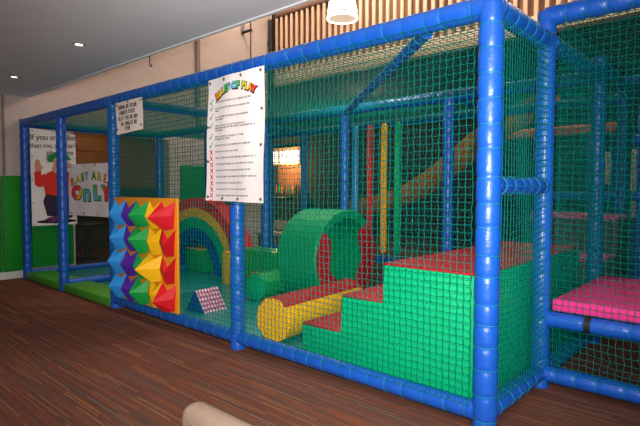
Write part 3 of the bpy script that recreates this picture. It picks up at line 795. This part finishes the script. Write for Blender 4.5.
for i in range(5):
    for j in range(4):
        x0 = -pw / 2 + 0.02 + i * cw; x1 = x0 + cw; z1 = ph - 0.03 - j * chh; z0 = z1 - chh
        cx = (x0 + x1) / 2; d = depth[i][j]
        c = (cx + random.uniform(-0.02, 0.02), -0.012 - d * 1.12, z0 + chh * random.uniform(0.44, 0.56))
        bm = bmesh.new()
        y = -0.010
        ix = cw * 0.10
        TL, TR, BR, BL_, N = [bm.verts.new(p) for p in ((x0 + 0.003, y, z1), (x1 - 0.003, y, z1), (x1 - ix, y, z0 + 0.003), (x0 + ix, y, z0 + 0.003), (cx + random.uniform(-0.015, 0.03), y - 0.004, z1 - chh * min(0.54, 0.12 + nd[i][j])))]
        A = bm.verts.new((c[0], c[1], min(c[2], N.co.z - 0.05 * chh)))
        Lm = bm.verts.new((x0 - 0.006, y - 0.035, z0 + chh * 0.5)); Rm = bm.verts.new((x1 + 0.006, y - 0.035, z0 + chh * 0.5))
        Bm = bm.verts.new((cx + random.uniform(-0.03, 0.03), y - d * 0.30 - 0.01, z0 - 0.012))
        for f in ((TL, N, A), (N, TR, A), (TR, Rm, A), (Rm, BR, A), (BR, Bm, A), (Bm, BL_, A), (BL_, Lm, A), (Lm, TL, A), (TL, N, BL_), (N, BR, BL_), (N, TR, BR), (TL, Lm, BL_), (TR, BR, Rm), (BL_, Bm, BR)):
            bm.faces.new(f)
        bmesh.ops.subdivide_edges(bm, edges=bm.edges[:], cuts=1, use_grid_fill=True)
        o = finish('pointed_pocket', bm, M[cols[i]], t, angle=28); o['label'] = names[cols[i]] + ' pointed pocket'

# ------------------------------------------------------------------ banners and signs
def scribble(bm, x0, x1, z, h, out, mi, rnd, stroke=0.0032):
    """illegible small print: words made of short strokes"""
    x = x0
    while x < x1 - h * 0.5:
        nw = rnd.randint(2, 8)
        for k in range(nw):
            if x > x1: break
            w = h * rnd.uniform(0.45, 0.62); t = stroke
            poly(bm, [(x, z), (x + t, z), (x + t, z + h), (x, z + h)], out, mi)
            c = rnd.random()
            if c < 0.6: zz = z + rnd.choice((0, h * 0.45, h - t)); poly(bm, [(x, zz), (x + w, zz), (x + w, zz + t), (x, zz + t)], out, mi)
            if c > 0.3: poly(bm, [(x + w - t, z), (x + w, z), (x + w, z + h), (x + w - t, z + h)], out, mi)
            x += w + t * 0.9
        x += h * 0.55

# rules of play
bt = thing('rules_banner', 'tall white rules of play banner with green ticks and red crosses', 'banner', (-2.585, -0.105, 1.295))
def f_rules(x, z): return 0.008 * math.sin(x * 9 + z * 1.5) * (1 - 0.3 * z) + 0.005 * math.sin(z * 8 + x * 3) + 0.004 * math.sin(x * 21 - z * 2)
sheet('banner_sheet', 0, 0, f_rules, M['banner'], bt, ((0.035, 1.075), (0.775, 1.09), (0.755, 0.0), (-0.015, 0.012)))
bm = bmesh.new(); bk = bmesh.new()
title = 'RULES OF PLAY'; wid = 0.54; xcur = 0
adv = [0.9 if ch != ' ' else 0.45 for ch in title]; tot = sum(adv); s = 0
for ch, a in zip(title, adv):
    u = (s + a / 2) / tot - 0.5; s += a
    if ch == ' ': continue
    x = 0.405 + u * wid; z = 0.985 - 0.30 * u * u * 1.0; rot = u * 0.75
    add_text(bk, ch, 0.078, x, z - 0.004, rot, 0.0025, offset=0.010)
    add_text(bm, ch, 0.074, x, z, rot, 0.0045, offset=0.004)
for b_, n_, m_ in ((bk, 'heading_outline', M['ink']), (bm, 'heading', M['ink_arc'])):
    o = finish(n_, b_, m_, bt, smooth=False); ripple(o, f_rules)
rnd = random.Random(3); bm = bmesh.new(); z = 0.865
lines = [(0.50, 0), (0.47, 0.05), (0.46, 0.13), (0.41, 0.53, 0.12), (0.40, 0.22), (0.49, 0), (0.34, 0), (0.54, 0), (0.53, 0), (0.49, 0), (0.55, 0), (0.39, 0), (0.43, 0), (0.45, 0), (0.31, 0.27)]
zs_rows = []
for i, ln in enumerate(lines):
    zs_rows.append(z)
    for w in ln:
        if w: scribble(bm, 0.125, 0.125 + w, z, 0.013, 0.003, 0, rnd, 0.0026); z -= 0.021
    z -= 0.0335
o = finish('printed_rules', bm, M['ink'], bt, smooth=False); ripple(o, f_rules)
tk = bmesh.new(); cr = bmesh.new()
for i, z in enumerate(zs_rows):
    x = 0.075 - 0.02 * (0.9 - z) ; z += 0.004
    if i < 6: poly(tk, [(x - 0.022, z + 0.004), (x - 0.015, z + 0.010), (x - 0.007, z - 0.002), (x + 0.02, z + 0.04), (x + 0.026, z + 0.036), (x - 0.005, z - 0.018)], 0.003)
    else:
        for sg in (1, -1):
            poly(cr, [(x - 0.022, z - sg * 0.018 - 0.006), (x - 0.012, z - sg * 0.022), (x + 0.024, z + sg * 0.020), (x + 0.014, z + sg * 0.024)] if sg > 0 else [(x - 0.022, z + 0.018), (x - 0.012, z + 0.024), (x + 0.024, z - 0.016), (x + 0.014, z - 0.022)], 0.003 if sg > 0 else 0.0034)
for b_, n_, m_ in ((tk, 'printed_ticks', M['tickgreen']), (cr, 'printed_crosses', M['crossred'])):
    o = finish(n_, b_, m_, bt, smooth=False); ripple(o, f_rules)
for x, z in ((0.06, 1.045), (0.27, 1.052), (0.49, 1.058), (0.735, 1.062), (0.735, 0.76), (0.73, 0.47), (0.725, 0.03), (0.44, 0.03), (0.22, 0.032), (0.015, 0.045), (0.02, 0.36), (0.03, 0.66)):
    eyelet(x, z, f_rules, bt)

# small notice
bt = thing('small_notice', 'small white notice with dark capitals hanging by the top rail', 'sign', (-4.315, -0.10, 2.015))
def f_small(x, z): return 0.006 * math.sin(x * 8 + 1) + 0.004 * math.sin(z * 14)
sheet('notice_sheet', 0, 0, f_small, M['paper'], bt, ((0.0, 0.355), (0.605, 0.352), (0.605, 0.02), (0.015, 0.0)), nx=12, nz=10)
bm = bmesh.new(); rnd = random.Random(11)
for z, a, b in ((0.275, 0.07, 0.545), (0.215, 0.085, 0.50), (0.155, 0.06, 0.535), (0.095, 0.12, 0.46), (0.04, 0.21, 0.33)): scribble(bm, a, b, z - 0.003, 0.043, 0.003, 0, rnd, 0.0105)
o = finish('printed_lines', bm, M['ink'], bt, smooth=False); ripple(o, f_small)
for x, z in ((0.03, 0.325), (0.30, 0.335), (0.58, 0.325), (0.57, 0.07), (0.03, 0.06)): eyelet(x, z, f_small, bt)

# baby area only
bt = thing('baby_area_banner', 'white banner with rainbow baby area only lettering between two posts', 'banner', (-6.055, 0.06, 1.05))
def f_baby(x, z): return 0.012 * math.sin(x * 3 + z * 2) + 0.006 * math.sin(x * 10 - z * 5)
sheet('banner_sheet', 0, 0, f_baby, M['banner'], bt, ((0.0, 0.70), (1.40, 0.675), (1.40, 0.015), (0.0, 0.0)), nx=24, nz=14)
bm = bmesh.new(); bk = bmesh.new(); title = 'BABY AREA'; adv = [0.9 if ch != ' ' else 0.55 for ch in title]; tot = sum(adv); s = 0
for ch, a in zip(title, adv):
    u = (s + a / 2) / tot - 0.5; s += a
    if ch == ' ': continue
    x = 0.70 + u * 1.30; z = 0.535 - 0.40 * u * u; rot = u * 0.55
    add_text(bk, ch, 0.140, x, z - 0.004, rot, 0.003, sx=1.3, offset=0.008); add_text(bm, ch, 0.136, x, z, rot, 0.005, sx=1.3, offset=0.003)
for b_, n_, m_ in ((bk, 'lettering_outline', M['ink']), (bm, 'lettering', M['ink_arc'])):
    o = finish(n_, b_, m_, bt, smooth=False); ripple(o, f_baby)
bm = bmesh.new(); bk = bmesh.new()
for ch, x, q, sx in (('O', 0.25, 0.235, 1.45), ('n', 0.58, 0.31, 1.65), ('L', 0.88, 0.235, 1.6), ('Y', 1.17, 0.235, 1.5)):
    k = 0.0 if ch == 'n' else 0.007; add_text(bk, ch, q, x, 0.30, 0, 0.003, sx=sx, offset=0.018 + k); add_text(bm, ch, q * 0.985, x, 0.302, 0, 0.005, sx=sx, offset=0.009 + k)
for b_, n_, m_ in ((bk, 'lettering_outline', M['ink']), (bm, 'lettering', M['ink_only'])):
    o = finish(n_, b_, m_, bt, smooth=False); ripple(o, f_baby)
for x in (0.06, 0.48, 0.88, 1.33):
    eyelet(x, 0.665, f_baby, bt, 0.013); eyelet(x, 0.035, f_baby, bt, 0.013)

# tall sign with printed figure, on the left end of the frame (faces +x)
bt = thing('height_sign', 'tall white sign with a printed green-haired figure in a red jumper', 'sign', (-7.475, 0.055, 0.825), PI / 2)
def f_tall(x, z): return 0.004 * math.sin(x * 7 + z * 2)
W_, H_ = 0.69, 1.52
sheet('sign_sheet', 0, 0, f_tall, M['banner'], bt, ((0, H_ + 0.02), (W_, H_ - 0.03), (W_, 0.0), (0, 0.0)), nx=10, nz=16)
bm = bmesh.new()
for s_, x, z, rt, sz in (('If you are taller', 0.35, 1.415, -0.06, 0.128), ("than me, you can't", 0.35, 1.285, -0.06, 0.108), ('play here', 0.44, 1.175, -0.05, 0.125)):
    add_text(bm, s_, sz, x, z, rt, 0.003, offset=0.0005, spacing=0.92)
o = finish('lettering', bm, M['ink'], bt, smooth=False); ripple(o, f_tall)
fig = bmesh.new()
FM = [M['ink'], M['skin'], M['hair'], M['jumper'], M['trousers'], M['shoes'], M['white']]
def shp(pts, lay, mi): poly(fig, [(0.375 + (x - 0.36) * 1.08, -0.03 + z * 1.08) for x, z in pts], 0.0025 + 0.0006 * lay, mi)
shp(ell(0.36, 0.085, 0.29, 0.03), 0, 0)                                                           # shadow on the ground
shp([(0.22, 0.54), (0.17, 0.38), (0.22, 0.17), (0.36, 0.15), (0.39, 0.36), (0.43, 0.34), (0.45, 0.18), (0.58, 0.19), (0.62, 0.54)], 1, 4)   # trousers
shp(ell(0.29, 0.115, 0.10, 0.04, rot=0.12), 2, 5); shp(ell(0.50, 0.15, 0.09, 0.035, rot=0.1), 2, 5)   # shoes
shp([(0.20, 0.50), (0.17, 0.66), (0.22, 0.80), (0.33, 0.86), (0.50, 0.86), (0.60, 0.78), (0.63, 0.60), (0.57, 0.48), (0.40, 0.45)], 3, 3)   # jumper
shp([(0.20, 0.80), (0.08, 0.72), (0.06, 0.64), (0.10, 0.60), (0.16, 0.60), (0.24, 0.68)], 4, 3)      # bent arm, sleeve
shp([(0.06, 0.66), (0.055, 0.80), (0.08, 0.84), (0.15, 0.83), (0.155, 0.68), (0.11, 0.63)], 4, 3)
shp([(0.075, 0.83), (0.06, 0.92), (0.07, 0.985), (0.10, 1.01), (0.13, 0.99), (0.145, 0.93), (0.175, 0.90), (0.15, 0.83)], 5, 1)   # raised hand
shp(ell(0.43, 0.955, 0.115, 0.135), 5, 1); shp(ell(0.37, 0.87, 0.07, 0.07), 5, 1)                   # head and jaw
shp(ell(0.545, 0.93, 0.045, 0.04), 6, 1)                                                           # nose
hp = []
for k in range(25):
    a = math.radians(-5 + 215 * k / 24); rr = 1.0 + (0.14 if k % 2 else -0.06)
    hp.append((0.40 + 0.165 * rr * math.cos(a), 1.015 + 0.095 * rr * math.sin(a)))
shp(hp, 7, 2)
shp(ell(0.50, 0.985, 0.028, 0.034), 8, 6); shp(ell(0.51, 0.98, 0.010, 0.013), 9, 0)
shp(ell(0.485, 0.862, 0.05, 0.022, rot=0.25), 8, 6)
o = finish('printed_figure', fig, FM, bt, smooth=False); ripple(o, f_tall)
for x in (0.03, 0.34, 0.66):
    eyelet(x, H_ - 0.02, f_tall, bt, 0.010); eyelet(x, 0.02, f_tall, bt, 0.010)
for z in (0.37, 0.74, 1.1): eyelet(0.02, z, f_tall, bt, 0.010); eyelet(0.67, z, f_tall, bt, 0.010)

# ------------------------------------------------------------------ chair in the foreground
t = thing('armchair', 'tan leather chair back poking up at the bottom edge', 'chair', (0.06, -1.86, 0))
bm = bmesh.new(); box(bm, (-0.27, -0.05, 0.30), (0.27, 0.05, 0.70), 0.045, 5); finish('backrest', bm, M['leather'], t, angle=60)
bm = bmesh.new(); box(bm, (-0.26, -0.50, 0.32), (0.26, -0.04, 0.44), 0.04, 4); finish('seat', bm, M['leather'], t, angle=60)
for x in (-0.22, 0.22):
    for y in (-0.45, -0.02): finish('leg', sweep(bmesh.new(), [(x, y, 0), (x, y, 0.33)], [0.016, 0.024], 12), M['woodleg'], t)

# ------------------------------------------------------------------ camera
fpx = 505.45
F = Vector((-0.6700234, 0.74097786, -0.04494949)); R = Vector((0.74165932, 0.67077314, 0.00220136)); U = Vector((-0.03178207, 0.03186225, 0.99898684))
C = Vector((1.23015, -2.80205, 1.4))
cd = bpy.data.cameras.new('camera'); co = bpy.data.objects.new('camera', cd); COL.objects.link(co)
cd.sensor_width = 36; cd.lens = fpx / 640 * 36; cd.clip_start = 0.05
co.matrix_world = Matrix(((R.x, U.x, -F.x, C.x), (R.y, U.y, -F.y, C.y), (R.z, U.z, -F.z, C.z), (0, 0, 0, 1)))
SC.camera = co

# ------------------------------------------------------------------ light
def area(name, loc, aim, size, energy, col, shape='DISK', sy=None):
    l = bpy.data.lights.new(name, 'AREA'); l.shape = shape; l.size = size; l.energy = energy; l.color = col
    if sy: l.size_y = sy
    o = bpy.data.objects.new(name, l); COL.objects.link(o); o.location = loc
    o.rotation_euler = (Vector(aim) - Vector(loc)).to_track_quat('-Z', 'Y').to_euler(); return o
l = bpy.data.lights.new('camera_flash', 'SPOT'); l.energy = 790; l.color = (1.0, 0.97, 0.95); l.spot_size = math.radians(84); l.spot_blend = 1.0; l.shadow_soft_size = 0.035
lo = bpy.data.objects.new('camera_flash', l); COL.objects.link(lo); lo.location = C + U * 0.17 + R * 0.04 - F * 0.02
lo.rotation_euler = (F * 4 + R * 0.1 + U * 0.1).to_track_quat('-Z', 'Y').to_euler()
area('front_fill', (3.0, -5.3, 1.5), (-1.5, 0.5, 1.4), 2.6, 95, (0.93, 0.97, 1.0), 'RECTANGLE', 1.7)  # soft fill added behind the camera; there is no window here
area('ceiling_fill', (2.4, -3.6, 1.6), (0.6, -1.6, 2.9), 0.5, 90, (1.0, 0.97, 0.94))  # unseen helper light, added to brighten the grey ceiling
for x, y in ((-1.8, -0.6), (-1.8, -2.4), (0.4, -0.6), (2.4, -0.6), (2.4, -2.6)):  # extra beams without fittings, added to lift the carpet and seating side
    l = bpy.data.lights.new('downlight_or_fill_beam', 'SPOT'); l.energy = 26; l.color = (1, 0.86, 0.68); l.spot_size = 2.2; l.spot_blend = 0.8; l.shadow_soft_size = 0.04
    lo = bpy.data.objects.new('downlight_or_fill_beam', l); COL.objects.link(lo); lo.location = (x, y, 2.83)
for p, e in (((-7.1, 3.9, 6.0), 62), ((-7.0, 1.6, 5.6), 16), ((-5.0, 4.6, 5.5), 40), ((-3.9, 4.4, 5.4), 60), ((-2.2, 4.4, 5.4), 66), ((-0.4, 4.4, 5.3), 60), ((1.2, 4.4, 5.3), 30)):  # added warm fill for slats and pale wall, no pendants behind these
    l = bpy.data.lights.new('pendant_or_fill_glow', 'POINT'); l.energy = e; l.color = (1, 0.84, 0.68); l.shadow_soft_size = 0.15
    lo = bpy.data.objects.new('pendant_or_fill_glow', l); COL.objects.link(lo); lo.location = p
l = bpy.data.lights.new('under_gallery_fill', 'POINT'); l.energy = 55; l.color = (1, 0.85, 0.7); l.shadow_soft_size = 0.2  # invented ambient fill that lifts the dark space under the gallery
lo = bpy.data.objects.new('under_gallery_fill', l); COL.objects.link(lo); lo.location = (-6.5, 7.4, 3.3)
w = bpy.data.worlds.new('World'); SC.world = w; w.use_nodes = True
w.node_tree.nodes['Background'].inputs[0].default_value = (0.03, 0.03, 0.035, 1)
w.node_tree.nodes['Background'].inputs[1].default_value = 0.3
